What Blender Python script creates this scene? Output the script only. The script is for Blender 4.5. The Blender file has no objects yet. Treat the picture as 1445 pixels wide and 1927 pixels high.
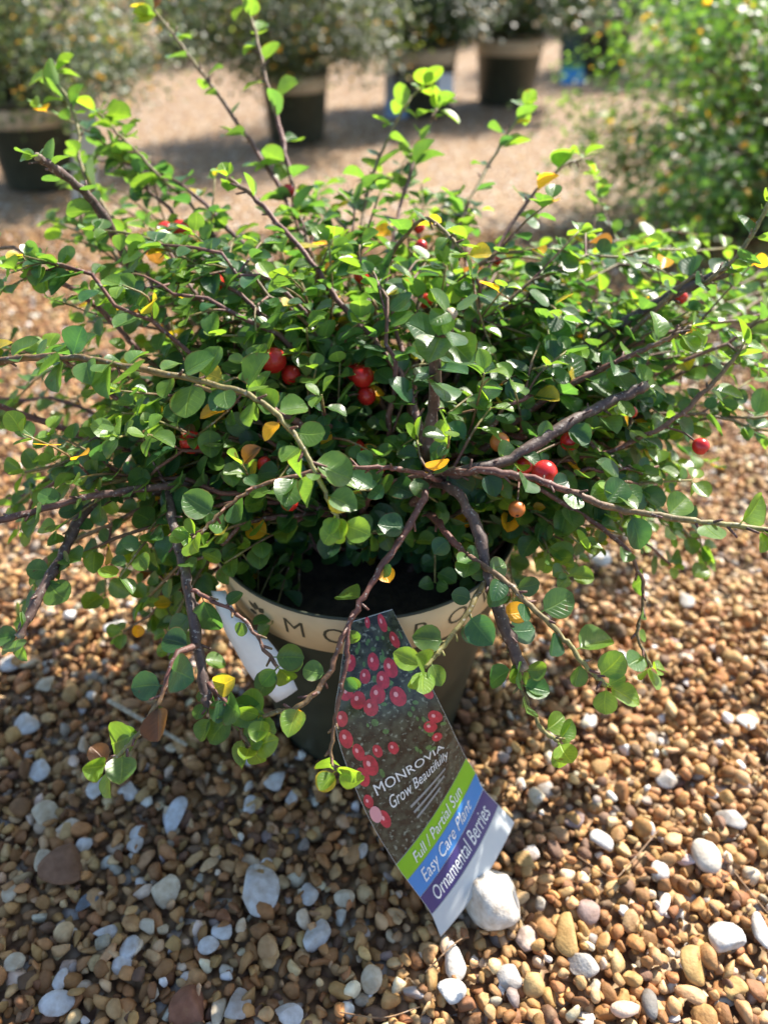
import bpy, math, random
import numpy as np
from mathutils import Vector, Matrix, Quaternion
R = math.radians
rng = random.Random(11)
nr = np.random.default_rng(11)
scene = bpy.context.scene
C = scene.collection

# ------------------------------------------------------------------ camera
PITCH = R(37.0)
CAM = Vector((0.0167, -0.487, 0.604))
FW = Vector((0, math.cos(PITCH), -math.sin(PITCH)))
UP = Vector((0, math.sin(PITCH), math.cos(PITCH)))
XX = Vector((1, 0, 0))
FPX = 1448.0
cam = bpy.data.cameras.new('camera')
cam.sensor_fit = 'VERTICAL'; cam.sensor_height = 34.6; cam.sensor_width = 26.0; cam.lens = 26.0
cam.clip_start = 0.02; cam.clip_end = 400
cam.dof.use_dof = True; cam.dof.focus_distance = 0.485; cam.dof.aperture_fstop = 3.9; cam.dof.aperture_blades = 0
co = bpy.data.objects.new('camera', cam); C.objects.link(co)
co.location = CAM; co.rotation_euler = (R(90) - PITCH, 0, 0)
scene.camera = co

# ------------------------------------------------------------------ sky, sun, exposure
SUN_EL = R(43); SUN_AZ = math.atan2(0.68, 0.73)
w = bpy.data.worlds.new('World'); scene.world = w; w.use_nodes = True
nt = w.node_tree
sky = nt.nodes.new('ShaderNodeTexSky'); sky.sky_type = 'NISHITA'; sky.sun_disc = False
sky.sun_elevation = SUN_EL; sky.sun_rotation = SUN_AZ
nt.links.new(sky.outputs[0], nt.nodes['Background'].inputs[0])
nt.nodes['Background'].inputs[1].default_value = 0.11
sl = bpy.data.lights.new('sun', 'SUN'); sl.energy = 5.0; sl.angle = R(0.53); sl.color = (1.0, 0.93, 0.82)
so = bpy.data.objects.new('sun', sl); C.objects.link(so)
sd = Vector((-math.sin(SUN_AZ) * math.cos(SUN_EL), -math.cos(SUN_AZ) * math.cos(SUN_EL), -math.sin(SUN_EL)))
so.rotation_euler = sd.to_track_quat('-Z', 'Y').to_euler(); so.location = -sd * 6
scene.view_settings.view_transform = 'Standard'; scene.view_settings.look = 'None'
scene.view_settings.exposure = 1.38; scene.view_settings.gamma = 1.0
scene.cycles.use_denoising = True
scene.cycles.max_bounces = 8; scene.cycles.transmission_bounces = 6; scene.cycles.diffuse_bounces = 4
scene.cycles.sample_clamp_indirect = 6.0

# ------------------------------------------------------------------ helpers
def P(px, py, d):
    """photo direction + real depth in metres -> world point"""
    return CAM + d * (FW + (px - 722.5) / FPX * XX + (963.5 - py) / FPX * UP)
def G(px, py, z=0.0):
    v = FW + (px - 722.5) / FPX * XX + (963.5 - py) / FPX * UP
    return CAM + v * ((z - CAM.z) / v.z)
def proj(p):
    r = Vector(p) - CAM
    d = r.dot(FW)
    if d < 0.05: return (0, 0, -1)
    return (722.5 + FPX * r.x / d, 963.5 - FPX * r.dot(UP) / d, d)

def obj(name, me, parent=None, mat=None):
    o = bpy.data.objects.new(name, me); C.objects.link(o)
    if parent is not None: o.parent = parent
    if mat is not None and me is not None and not me.materials: me.materials.append(mat)
    return o
def tag(o, label=None, cat=None, group=None, kind=None):
    if label: o['label'] = label
    if cat: o['category'] = cat
    if group: o['group'] = group
    if kind: o['kind'] = kind
    return o
def empty(name, loc=(0, 0, 0)):
    o = bpy.data.objects.new(name, None); o.location = loc; o.empty_display_size = 0.05; C.objects.link(o); return o

def npmesh(name, V, F, smooth=True, uv=None, col=None):
    """V (n,3), F (m,k) uniform polygons; uv per vertex (n,2); col per vertex (n,4)"""
    V = np.asarray(V, np.float32); F = np.asarray(F, np.int32)
    me = bpy.data.meshes.new(name)
    m, k = F.shape
    me.vertices.add(len(V)); me.vertices.foreach_set('co', V.ravel())
    me.loops.add(m * k); me.loops.foreach_set('vertex_index', F.ravel())
    me.polygons.add(m)
    me.polygons.foreach_set('loop_start', np.arange(0, m * k, k, dtype=np.int32))
    try: me.polygons.foreach_set('loop_total', np.full(m, k, dtype=np.int32))
    except Exception: pass
    me.polygons.foreach_set('use_smooth', np.full(m, smooth, dtype=bool))
    if uv is not None:
        l = me.uv_layers.new(name='UVMap')
        l.data.foreach_set('uv', np.asarray(uv, np.float32)[F.ravel()].ravel())
    if col is not None:
        a = me.color_attributes.new('tint', 'FLOAT_COLOR', 'POINT')
        a.data.foreach_set('color', np.asarray(col, np.float32).ravel())
    me.update(calc_edges=True); me.validate()
    return me

def material(name):
    m = bpy.data.materials.new(name); m.use_nodes = True
    t = m.node_tree
    return m, t, t.nodes['Principled BSDF'], t.nodes['Material Output']
def N(t, typ, **kw):
    n = t.nodes.new(typ)
    for k, v in kw.items():
        if k.startswith('i_'): n.inputs[int(k[2:])].default_value = v
        else: setattr(n, k, v)
    return n
def mixc(t, fac, a, b, mode='MIX'):
    n = t.nodes.new('ShaderNodeMix'); n.data_type = 'RGBA'; n.blend_type = mode
    for s, v in ((0, fac), (6, a), (7, b)):
        if hasattr(v, 'links') or hasattr(v, 'is_output'): t.links.new(v, n.inputs[s])
        else: n.inputs[s].default_value = v if s == 0 else (tuple(v) + (1,))[:4]
    return n.outputs[2]
def math_(t, op, a, b=0.0, c=0.0):
    n = t.nodes.new('ShaderNodeMath'); n.operation = op
    for i, v in enumerate((a, b, c)):
        if hasattr(v, 'is_output'): t.links.new(v, n.inputs[i])
        else: n.inputs[i].default_value = v
    return n.outputs[0]
def ramp(t, x, lo, hi):
    n = t.nodes.new('ShaderNodeMapRange'); n.clamp = True
    t.links.new(x, n.inputs[0]); n.inputs[1].default_value = lo; n.inputs[2].default_value = hi
    return n.outputs[0]

def plain(name, col, rough=0.6, noise=0.0, scale=60, bump=0.0, spec=0.5):
    m, t, b, o = material(name)
    b.inputs['Roughness'].default_value = rough; b.inputs['Specular IOR Level'].default_value = spec
    if noise or bump:
        tc = N(t, 'ShaderNodeTexCoord'); nz = N(t, 'ShaderNodeTexNoise'); nz.inputs['Scale'].default_value = scale
        nz.inputs['Detail'].default_value = 5; t.links.new(tc.outputs['Object'], nz.inputs['Vector'])
        dark = tuple(c * (1 - noise) for c in col); lite = tuple(min(1, c * (1 + noise)) for c in col)
        t.links.new(mixc(t, ramp(t, nz.outputs[0], .3, .7), dark, lite), b.inputs['Base Color'])
        if bump:
            bp = N(t, 'ShaderNodeBump'); bp.inputs['Strength'].default_value = bump; bp.inputs['Distance'].default_value = 0.002
            t.links.new(nz.outputs[0], bp.inputs['Height']); t.links.new(bp.outputs[0], b.inputs['Normal'])
    else: b.inputs['Base Color'].default_value = tuple(col) + (1,)
    return m

# ------------------------------------------------------------------ materials
def leaf_material(name, source, veins=True):
    m, t, b, out = material(name)
    if source == 'object': colr = N(t, 'ShaderNodeObjectInfo').outputs['Color']
    else:
        a = N(t, 'ShaderNodeAttribute'); a.attribute_name = 'tint'; colr = a.outputs['Color']
    tc = N(t, 'ShaderNodeTexCoord'); geo = N(t, 'ShaderNodeNewGeometry')
    base = colr
    nz = N(t, 'ShaderNodeTexNoise'); nz.inputs['Scale'].default_value = 190; nz.inputs['Detail'].default_value = 4
    t.links.new(geo.outputs['Position'], nz.inputs['Vector'])
    base = mixc(t, ramp(t, nz.outputs[0], .35, .7), base, mixc(t, 1.0, base, (1.35, 1.25, 1.0), 'MULTIPLY'))
    if veins:
        uv = N(t, 'ShaderNodeSeparateXYZ'); t.links.new(tc.outputs['UV'], uv.inputs[0])
        au = math_(t, 'ABSOLUTE', uv.outputs[0])
        mid = ramp(t, au, 0.075, 0.02)
        side = math_(t, 'SINE', math_(t, 'MULTIPLY', math_(t, 'SUBTRACT', uv.outputs[1], math_(t, 'MULTIPLY', au, .33)), 40.0))
        sv = math_(t, 'MULTIPLY', ramp(t, side, .86, 1.0), ramp(t, au, .95, .5))
        vein = math_(t, 'MAXIMUM', mid, math_(t, 'MULTIPLY', sv, .45))
        base = mixc(t, math_(t, 'MULTIPLY', vein, .45), base, mixc(t, 1.0, base, (2.3, 1.9, 1.5), 'MULTIPLY'))
        # worn reddish-brown rim and blotches
        nz2 = N(t, 'ShaderNodeTexNoise'); nz2.inputs['Scale'].default_value = 75; nz2.inputs['Detail'].default_value = 3
        t.links.new(geo.outputs['Position'], nz2.inputs['Vector'])
        spot = ramp(t, nz2.outputs[0], .70, .73)
        edge = math_(t, 'MULTIPLY', ramp(t, au, .9, 1.0), ramp(t, nz2.outputs[0], .48, .56))
        base = mixc(t, math_(t, 'MULTIPLY', math_(t, 'MAXIMUM', spot, edge), .75), base, (.11, .05, .018))
        bp = N(t, 'ShaderNodeBump'); bp.inputs['Strength'].default_value = .35; bp.inputs['Distance'].default_value = 0.0012
        bp.invert = True
        t.links.new(math_(t, 'ADD', vein, math_(t, 'MULTIPLY', nz.outputs[0], .5)), bp.inputs['Height'])
        t.links.new(bp.outputs[0], b.inputs['Normal'])
    top = base
    under = mixc(t, .5, base, (.16, .21, .11))
    side_c = mixc(t, geo.outputs['Backfacing'], top, under)
    t.links.new(side_c, b.inputs['Base Color'])
    rg = t.nodes.new('ShaderNodeMapRange'); t.links.new(geo.outputs['Backfacing'], rg.inputs[0])
    rg.inputs[3].default_value = .34 if veins else .46; rg.inputs[4].default_value = .62
    t.links.new(rg.outputs[0], b.inputs['Roughness'])
    b.inputs['Specular IOR Level'].default_value = .55
    tr = N(t, 'ShaderNodeBsdfTranslucent')
    t.links.new(mixc(t, 1.0, base, (3.6, 3.3, 1.3), 'MULTIPLY'), tr.inputs['Color'])
    mx = N(t, 'ShaderNodeMixShader'); mx.inputs[0].default_value = .40
    t.links.new(b.outputs[0], mx.inputs[1]); t.links.new(tr.outputs[0], mx.inputs[2])
    t.links.new(mx.outputs[0], out.inputs[0])
    return m
M_leaf = leaf_material('leaf_single', 'object')
M_foliage = leaf_material('leaf_mass', 'attr')
M_bgleaf = leaf_material('leaf_far', 'attr', False)

def bark_material():
    m, t, b, out = material('bark')
    a = N(t, 'ShaderNodeAttribute'); a.attribute_name = 'tint'
    geo = N(t, 'ShaderNodeNewGeometry')
    n1 = N(t, 'ShaderNodeTexNoise'); n1.inputs['Scale'].default_value = 260; n1.inputs['Detail'].default_value = 5
    t.links.new(geo.outputs['Position'], n1.inputs['Vector'])
    c = mixc(t, ramp(t, n1.outputs[0], .35, .65), mixc(t, 1, a.outputs['Color'], (.55, .5, .5), 'MULTIPLY'), a.outputs['Color'])
    n2 = N(t, 'ShaderNodeTexNoise'); n2.inputs['Scale'].default_value = 420; t.links.new(geo.outputs['Position'], n2.inputs['Vector'])
    c = mixc(t, math_(t, 'MULTIPLY', ramp(t, n2.outputs[0], .63, .68), .6), c, (.36, .33, .29))
    t.links.new(c, b.inputs['Base Color']); b.inputs['Roughness'].default_value = .6
    bp = N(t, 'ShaderNodeBump'); bp.inputs['Strength'].default_value = .6; bp.inputs['Distance'].default_value = .001
    t.links.new(n1.outputs[0], bp.inputs['Height']); t.links.new(bp.outputs[0], b.inputs['Normal'])
    return m
M_bark = bark_material()

def stone_material(name, source):
    m, t, b, out = material(name)
    if source == 'object': colr = N(t, 'ShaderNodeObjectInfo').outputs['Color']
    else:
        a = N(t, 'ShaderNodeAttribute'); a.attribute_name = 'tint'; colr = a.outputs['Color']
    geo = N(t, 'ShaderNodeNewGeometry')
    n1 = N(t, 'ShaderNodeTexNoise'); n1.inputs['Scale'].default_value = 130; n1.inputs['Detail'].default_value = 6
    t.links.new(geo.outputs['Position'], n1.inputs['Vector'])
    c = mixc(t, ramp(t, n1.outputs[0], .3, .72), mixc(t, 1, colr, (.62, .55, .48), 'MULTIPLY'), colr)
    n2 = N(t, 'ShaderNodeTexNoise'); n2.inputs['Scale'].default_value = 60; n2.inputs['Detail'].default_value = 4
    t.links.new(geo.outputs['Position'], n2.inputs['Vector'])
    c = mixc(t, math_(t, 'MULTIPLY', ramp(t, n2.outputs[0], .6, .72), .4), c, (.30, .19, .09))
    t.links.new(c, b.inputs['Base Color']); b.inputs['Roughness'].default_value = .68
    b.inputs['Specular IOR Level'].default_value = .35
    n3 = N(t, 'ShaderNodeTexNoise'); n3.inputs['Scale'].default_value = 500; n3.inputs['Detail'].default_value = 5
    t.links.new(geo.outputs['Position'], n3.inputs['Vector'])
    bp = N(t, 'ShaderNodeBump'); bp.inputs['Strength'].default_value = .5; bp.inputs['Distance'].default_value = .0012
    t.links.new(n3.outputs[0], bp.inputs['Height']); t.links.new(bp.outputs[0], b.inputs['Normal'])
    return m
M_gravel = stone_material('gravel_stone', 'attr')
M_stone = stone_material('loose_stone', 'object')

def ground_material():
    m, t, b, out = material('gravel_bed')
    geo = N(t, 'ShaderNodeNewGeometry')
    vo = N(t, 'ShaderNodeTexVoronoi'); vo.inputs['Scale'].default_value = 85; t.links.new(geo.outputs['Position'], vo.inputs['Vector'])
    cr = N(t, 'ShaderNodeValToRGB'); e = cr.color_ramp
    e.interpolation = 'CONSTANT'
    cols = [(0, (.34, .20, .10)), (.3, (.42, .27, .14)), (.55, (.50, .35, .20)), (.75, (.25, .14, .075)), (.86, (.58, .47, .34)), (.94, (.66, .61, .54))]
    e.elements[0].position = 0; e.elements[0].color = cols[0][1] + (1,)
    e.elements[1].position = .3; e.elements[1].color = cols[1][1] + (1,)
    for p_, c_ in cols[2:]:
        x = e.elements.new(p_); x.color = c_ + (1,)
    sp = N(t, 'ShaderNodeSeparateColor'); t.links.new(vo.outputs['Color'], sp.inputs[0]); t.links.new(sp.outputs[0], cr.inputs[0])
    c = mixc(t, ramp(t, vo.outputs['Distance'], .35, .75), cr.outputs[0], mixc(t, 1, cr.outputs[0], (.4, .36, .33), 'MULTIPLY'))
    t.links.new(c, b.inputs['Base Color']); b.inputs['Roughness'].default_value = .8
    bp = N(t, 'ShaderNodeBump'); bp.inputs['Strength'].default_value = 1; bp.inputs['Distance'].default_value = .012; bp.invert = True
    t.links.new(vo.outputs['Distance'], bp.inputs['Height']); t.links.new(bp.outputs[0], b.inputs['Normal'])
    return m

# ------------------------------------------------------------------ ground
s = 90
me = npmesh('ground', [(-s, -s, -.004), (s, -s, -.004), (s, s, -.004), (-s, s, -.004)], [(0, 1, 2, 3)], False)
tag(obj('ground', me, None, ground_material()), 'flat bed of tan and brown pea gravel', None, None, 'structure')

def ico(sub):
    import bmesh
    bm = bmesh.new(); bmesh.ops.create_icosphere(bm, subdivisions=sub, radius=1.0)
    bm.verts.ensure_lookup_table()
    V = np.array([v.co[:] for v in bm.verts]); F = np.array([[v.index for v in f.verts] for f in bm.faces]); bm.free()
    return V, F
I1 = ico(1); I2 = ico(2); I3 = ico(3)
def stone_proto(I, cuts, seed, lump=.12):
    g = np.random.default_rng(seed); V = I[0].copy()
    for _ in range(5):
        d = g.normal(size=3); d /= np.linalg.norm(d)
        V *= (1 + lump * np.clip(V @ d, -1, 1) * g.uniform(-1, 1))[:, None]
    for _ in range(cuts):
        n = g.normal(size=3); n /= np.linalg.norm(n); d = g.uniform(.38, .82)
        V -= np.outer(np.maximum(0, V @ n - d) * .92, n)
    return V
def rot_mats(n, g, tilt=.5):
    a = g.uniform(0, 2 * np.pi, n); b = g.normal(0, tilt, n); c = g.normal(0, tilt, n)
    ca, sa, cb, sb, cc, sc = np.cos(a), np.sin(a), np.cos(b), np.sin(b), np.cos(c), np.sin(c)
    Z = np.zeros(n); O = np.ones(n)
    Rz = np.stack([np.stack([ca, -sa, Z], 1), np.stack([sa, ca, Z], 1), np.stack([Z, Z, O], 1)], 1)
    Rx = np.stack([np.stack([O, Z, Z], 1), np.stack([Z, cb, -sb], 1), np.stack([Z, sb, cb], 1)], 1)
    Ry = np.stack([np.stack([cc, Z, sc], 1), np.stack([Z, O, Z], 1), np.stack([-sc, Z, cc], 1)], 1)
    return Rz @ Rx @ Ry
PAL = np.array([(.40, .235, .095), (.30, .155, .06), (.47, .305, .145), (.21, .105, .045), (.52, .37, .20), (.15, .09, .055), (.60, .50, .36), (.72, .69, .64), (.33, .29, .25), (.42, .20, .08)])
PW = np.array([.24, .19, .15, .11, .08, .07, .035, .03, .035, .06]); PW = PW / PW.sum()

POT_R0 = .089
def gravel(name, I, n_cell, ylim, keep, smin, smax, z0, seed, protos=16, tilt=.5):
    g = np.random.default_rng(seed)
    y0, y1 = ylim
    ys = np.arange(y0, y1, n_cell); pts = []
    for y in ys:
        d = (y - CAM.y) * FW.y - CAM.z * FW.z
        hw = 0.56 * d + .05
        xs = np.arange(-hw, hw, n_cell) + CAM.x
        pts.append(np.stack([xs, np.full(len(xs), y)], 1))
    p = np.concatenate(pts); p = p + g.uniform(-.5, .5, p.shape) * n_cell
    p = p[g.random(len(p)) < keep]
    p = p[np.hypot(p[:, 0], p[:, 1] - .015) > POT_R0 + .002]
    n = len(p)
    size = smin + (smax - smin) * g.beta(1.3, 3.0, n)
    sc = np.stack([size * g.uniform(.8, 1.3, n), size * g.uniform(.7, 1.05, n), size * g.uniform(.45, .8, n)], 1)
    Rm = rot_mats(n, g, tilt)
    pr = np.stack([stone_proto(I, 8, seed * 50 + i) for i in range(protos)])
    k = g.integers(0, protos, n)
    V = pr[k] * sc[:, None, :]
    V = np.einsum('nij,nvj->nvi', Rm, V)
    V[:, :, 0] += p[:, 0:1]; V[:, :, 1] += p[:, 1:2]; V[:, :, 2] += (z0 + g.uniform(-.0015, .0025, n))[:, None]
    col = PAL[g.choice(len(PAL), n, p=PW)] * g.uniform(.95, 1.5, (n, 1)) * g.uniform(.93, 1.07, (n, 3))
    nv = I[0].shape[0]
    Fc = (I[1][None] + (np.arange(n) * nv)[:, None, None]).reshape(-1, 3)
    cl = np.concatenate([np.clip(np.repeat(col, nv, 0), 0, .85), np.ones((n * nv, 1))], 1)
    me = npmesh(name, V.reshape(-1, 3), Fc, True, None, cl)
    return obj(name, me, None, M_gravel)
tag(gravel('gravel', I2, .0088, (-.36, .14), 1.0, .0034, .0112, .001, 3), 'tan and brown pea gravel spread around the pot', 'gravel', None, 'stuff')
tag(gravel('loose_gravel', I2, .0125, (-.36, .14), .62, .0042, .0122, .0062, 4, tilt=.8), 'looser tan pebbles lying on top of the pea gravel', 'gravel', None, 'stuff')
tag(gravel('far_gravel', I1, .0112, (.14, 1.5), 1.0, .005, .0105, .002, 5), 'pea gravel stretching away behind the potted shrub', 'gravel', None, 'stuff')

# larger stones that can be told apart: px, py, width px, height px, colour, cuts, label
WHT, CRM, BRN, GRY, OCH, MAU = (.64, .64, .63), (.62, .54, .40), (.24, .13, .075), (.46, .44, .42), (.50, .33, .13), (.34, .25, .23)
STONES = [
 (480, 1692, 92, 120, WHT, 9, 'large flat chalky white slab in the shaded gravel'),
 (925, 1690, 118, 122, (.70, .66, .60), 3, 'largest round whitish stone, right under the plant tag corner'),
 (120, 1640, 92, 84, BRN, 8, 'big angular red brown stone beside a round cream pebble'),
 (360, 1893, 84, 78, (.27, .12, .07), 8, 'big squarish reddish brown stone with grey white stone beside it'),
 (305, 1678, 66, 56, CRM, 8, 'yellow stained cream stone with one sharp corner, in the shade'),
 (330, 1535, 34, 72, (.66, .70, .75), 9, 'narrow upright bluish white flake in shaded gravel'),
 (1322, 1618, 62, 62, (.62, .58, .52), 2, 'knobbly grey white stone with a hollow, in sunlit gravel'),
 (1065, 1765, 46, 84, OCH, 5, 'long smooth ochre stone in the sunlit gravel'),
 (1362, 1772, 72, 70, WHT, 3, 'large lumpy white stone in the sunlit gravel'),
 (1225, 1892, 36, 54, (.22, .21, .20), 3, 'dark grey rounded stone in the sunlit gravel'),
 (1105, 1716, 46, 50, MAU, 3, 'mauve grey flat round stone in the sunlit gravel'),
 (165, 1695, 46, 40, (.16, .19, .23), 4, 'slate blue pebble in the shaded gravel'),
]
for a in [(85,1540,52,58,CRM),(130,1555,46,36,(.68,.58,.46)),(190,1482,46,56,WHT),(240,1488,46,44,WHT),(520,1470,48,44,WHT),(470,1516,34,34,WHT),
          (75,1452,42,40,WHT),(84,1620,36,46,CRM),(585,1682,38,46,WHT),(596,1762,56,56,WHT),(200,1757,46,34,WHT),(245,1790,38,52,WHT),
          (228,1818,44,36,WHT),(110,1890,72,46,WHT),(115,1846,26,46,WHT),(393,1782,40,36,WHT),(420,1756,44,38,WHT),(450,1890,50,60,GRY),
          (412,1902,30,60,CRM),(542,1908,60,46,WHT),(700,1842,42,52,CRM),(856,1812,40,72,WHT),(850,1872,58,50,WHT),(1100,1816,64,50,GRY),
          (955,1842,50,44,GRY),(1432,1756,36,70,WHT),(1300,1815,50,70,OCH),(1380,1866,52,46,OCH),(1080,1546,40,34,MAU),(1130,1582,46,40,WHT),
          (1250,1470,44,40,GRY),(1375,1542,54,46,GRY),(1165,1232,32,30,WHT),(1106,1358,32,28,WHT),(1400,1362,48,34,WHT),(50,1362,62,44,WHT),
          (255,1590,30,36,WHT),(262,1570,34,30,WHT),(20,1680,30,36,CRM),(160,1590,30,30,WHT),(280,1740,40,38,CRM),(30,1815,40,36,CRM),
          (650,1690,44,34,CRM),(550,1505,26,34,WHT),(1130,1050,44,36,WHT),(1290,1130,36,36,GRY),(1190,1840,40,34,OCH),(1240,1640,34,36,WHT),
          (680,1600,32,30,WHT),(985,1620,40,40,OCH),(1010,1500,36,32,CRM),(20,1250,44,30,WHT),(90,1290,40,28,CRM),(215,1180,44,28,WHT)]:
    STONES.append(a + (6, None))
LAND = [(480, 1692, 'large chalky slab'), (925, 1690, 'tag corner'), (120, 1640, 'big angular brown stone'), (360, 1893, 'squarish reddish stone'), (1322, 1618, 'knobbly hollowed stone'), (1362, 1772, 'lumpy white stone'), (1065, 1765, 'long ochre stone'), (280, 1360, 'dry straw'), (330, 1535, 'upright white flake')]
names = {WHT: 'white', CRM: 'cream', BRN: 'brown', GRY: 'grey', OCH: 'ochre', MAU: 'mauve'}
for i, (px, py, wp, hp, colr, cuts, lab) in enumerate(STONES):
    if i == 1: py += 6
    g = G(px, py, .006); d = proj(g)[2]
    V = stone_proto(I3, cuts, 900 + i, .16)
    V = V / np.abs(V).max(0)
    vang = math.atan2(CAM.z, g.y - CAM.y)
    hw = wp / 2 / FPX * d; hh = hp / 2 / FPX * d
    th = min(hw, hh) * (.85 if i == 1 else .6)
    hl = max(.6 * hh, math.sqrt(max(1e-9, hh * hh - (th * math.cos(vang)) ** 2)) / math.sin(vang))
    a = rng.uniform(-.2, .2)
    V = V * np.array([hw, hl, th])
    V = V @ np.array([[math.cos(a), math.sin(a), 0], [-math.sin(a), math.cos(a), 0], [0, 0, 1]])
    me = npmesh('stone', V, I3[1]); o = obj('stone', me, None, M_stone)
    o.location = (g.x, g.y, th * .55 + .005); o.rotation_euler = (rng.uniform(-.15, .15), rng.uniform(-.15, .15), 0)
    o.color = tuple(colr) + (1,)
    if lab: tag(o, lab, 'stone')
    else:
        nm = names.get(colr, 'cream')
        shade = 'sunlit' if px > 830 else 'shaded'
        shape = 'long narrow' if max(wp / hp, hp / wp) > 1.5 else ('oval' if max(wp / hp, hp / wp) > 1.2 else 'squat')
        sz = 'large' if wp * hp > 2600 else ('medium' if wp * hp > 1500 else 'small')
        near = min(LAND, key=lambda q: (q[0] - px) ** 2 + (q[1] - py) ** 2)
        if (near[0] - px) ** 2 + (near[1] - py) ** 2 < 170 ** 2:
            tag(o, f'{sz} {shape} {nm} stone near the {near[2]}', 'stone', f'{sz} {shape} {nm} stones near the {near[2]}')
        else: tag(o, f'{sz} {shape} {nm} stone standing out in open {shade} gravel', 'stone', f'{sz} {shape} {nm} stones in {shade} gravel')

# ------------------------------------------------------------------ tubes and leaves
def catmull(pts, per=6):
    pts = [np.array(p[:3], float) if len(p) < 5 else np.array(p, float) for p in pts]
    if len(pts) == 2: pts = [pts[0], (pts[0] + pts[1]) / 2, pts[1]]
    e = [2 * pts[0] - pts[1]] + pts + [2 * pts[-1] - pts[-2]]
    out = []
    for i in range(1, len(e) - 2):
        p0, p1, p2, p3 = e[i - 1:i + 3]
        for k in range(per):
            t = k / per
            out.append(.5 * ((2 * p1) + (p2 - p0) * t + (2 * p0 - 5 * p1 + 4 * p2 - p3) * t * t + (3 * p1 - p0 - 3 * p2 + p3) * t ** 3))
    out.append(pts[-1])
    return np.array(out)
OLD, RED, GRN = np.array((.085, .065, .055)), np.array((.16, .06, .045)), np.array((.26, .27, .07))
def tube(path, r0, r1, sides=7, age0=0., age1=1., knob=.12, seed=0, base=0, pale_end=False):
    """returns V, F, col for a tapering limb; age 0 old grey-brown, .5 red-brown, 1 green shoot"""
    g = np.random.default_rng(seed); n = len(path)
    T = np.gradient(path, axis=0); T /= np.linalg.norm(T, axis=1)[:, None] + 1e-12
    ref = np.array((0.3, 0.2, 1.0)); V = []; col = []
    prev = None
    for i in range(n):
        if prev is None:
            a = np.cross(T[i], ref); a /= np.linalg.norm(a)
        else:
            a = prev - T[i] * (prev @ T[i]); a /= np.linalg.norm(a) + 1e-12
        prev = a; b = np.cross(T[i], a); f = i / (n - 1)
        r = (r0 + (r1 - r0) * f) * (1 + knob * g.normal() * (.5 if 0 < i < n - 1 else 0))
        ang = np.arange(sides) * 2 * np.pi / sides
        V.append(path[i] + r * (np.cos(ang)[:, None] * a + np.sin(ang)[:, None] * b))
        ag = age0 + (age1 - age0) * f
        c = OLD + (RED - OLD) * min(1, ag * 2) if ag < .5 else RED + (GRN - RED) * (ag - .5) * 2
        if pale_end and i == n - 1: c = np.array((.42, .33, .22))
        col.append(np.tile(np.append(c * g.uniform(.85, 1.15), 1), (sides, 1)))
    F = []
    for i in range(n - 1):
        for k in range(sides):
            a = i * sides + k; b = i * sides + (k + 1) % sides
            F += [(a, b, b + sides), (a, b + sides, a + sides)]
    V.append(path[-1:] + T[-1:] * r1 * .15); col.append(np.append(np.array((.42, .33, .22)) if pale_end else col[-1][0, :3], 1)[None])
    e = n * sides
    for k in range(sides): F.append(((n - 1) * sides + k, (n - 1) * sides + (k + 1) % sides, e))
    return np.concatenate(V), np.array(F) + base, np.concatenate(col)

def leaf_proto(seed, hi=True):
    g = np.random.default_rng(seed)
    ts = [-.2, 0, .1, .25, .42, .6, .76, .9, 1.0] if hi else [-.15, 0, .3, .65, 1.0]
    us = [-1, -.55, 0, .55, 1] if hi else [-1, 0, 1]
    W = g.uniform(.41, .52); fold = g.uniform(.05, .6); curl = g.uniform(-.1, .38); tw = g.uniform(-.25, .25); skew = g.uniform(-.05, .05)
    pk = g.uniform(.85, 1.15); wav = g.uniform(0, .035); ph = g.uniform(0, 6)
    V = []; UVs = []
    for t in ts:
        if t <= 0: wd = .022
        elif t >= 1: wd = .03
        else: wd = W * (math.sin(math.pi * t ** pk) ** .52)
        tt = max(t, 0)
        for u in us:
            x = u * wd + skew * math.sin(math.pi * tt)
            z = fold * abs(u) ** 1.3 * wd - curl * tt * tt + tw * u * wd * tt + wav * math.sin(9 * tt + ph) * abs(u) - (.05 if t < 0 else 0)
            V.append((x, t + .2 if hi else t + .15, z)); UVs.append((u, tt))
    nu = len(us); F = []
    for i in range(len(ts) - 1):
        for k in range(nu - 1):
            a = i * nu + k
            F.append((a, a + 1, a + nu + 1, a + nu))
    return np.array(V), np.array(F), np.array(UVs)
NP = 10
HI = [leaf_proto(100 + i) for i in range(NP)]
LO = [leaf_proto(200 + i, False) for i in range(NP)]
HI_ME = []
for V, F, U in HI:
    m_ = npmesh('leaf', V, F, True, U); m_.materials.append(M_leaf); HI_ME.append(m_)

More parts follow.
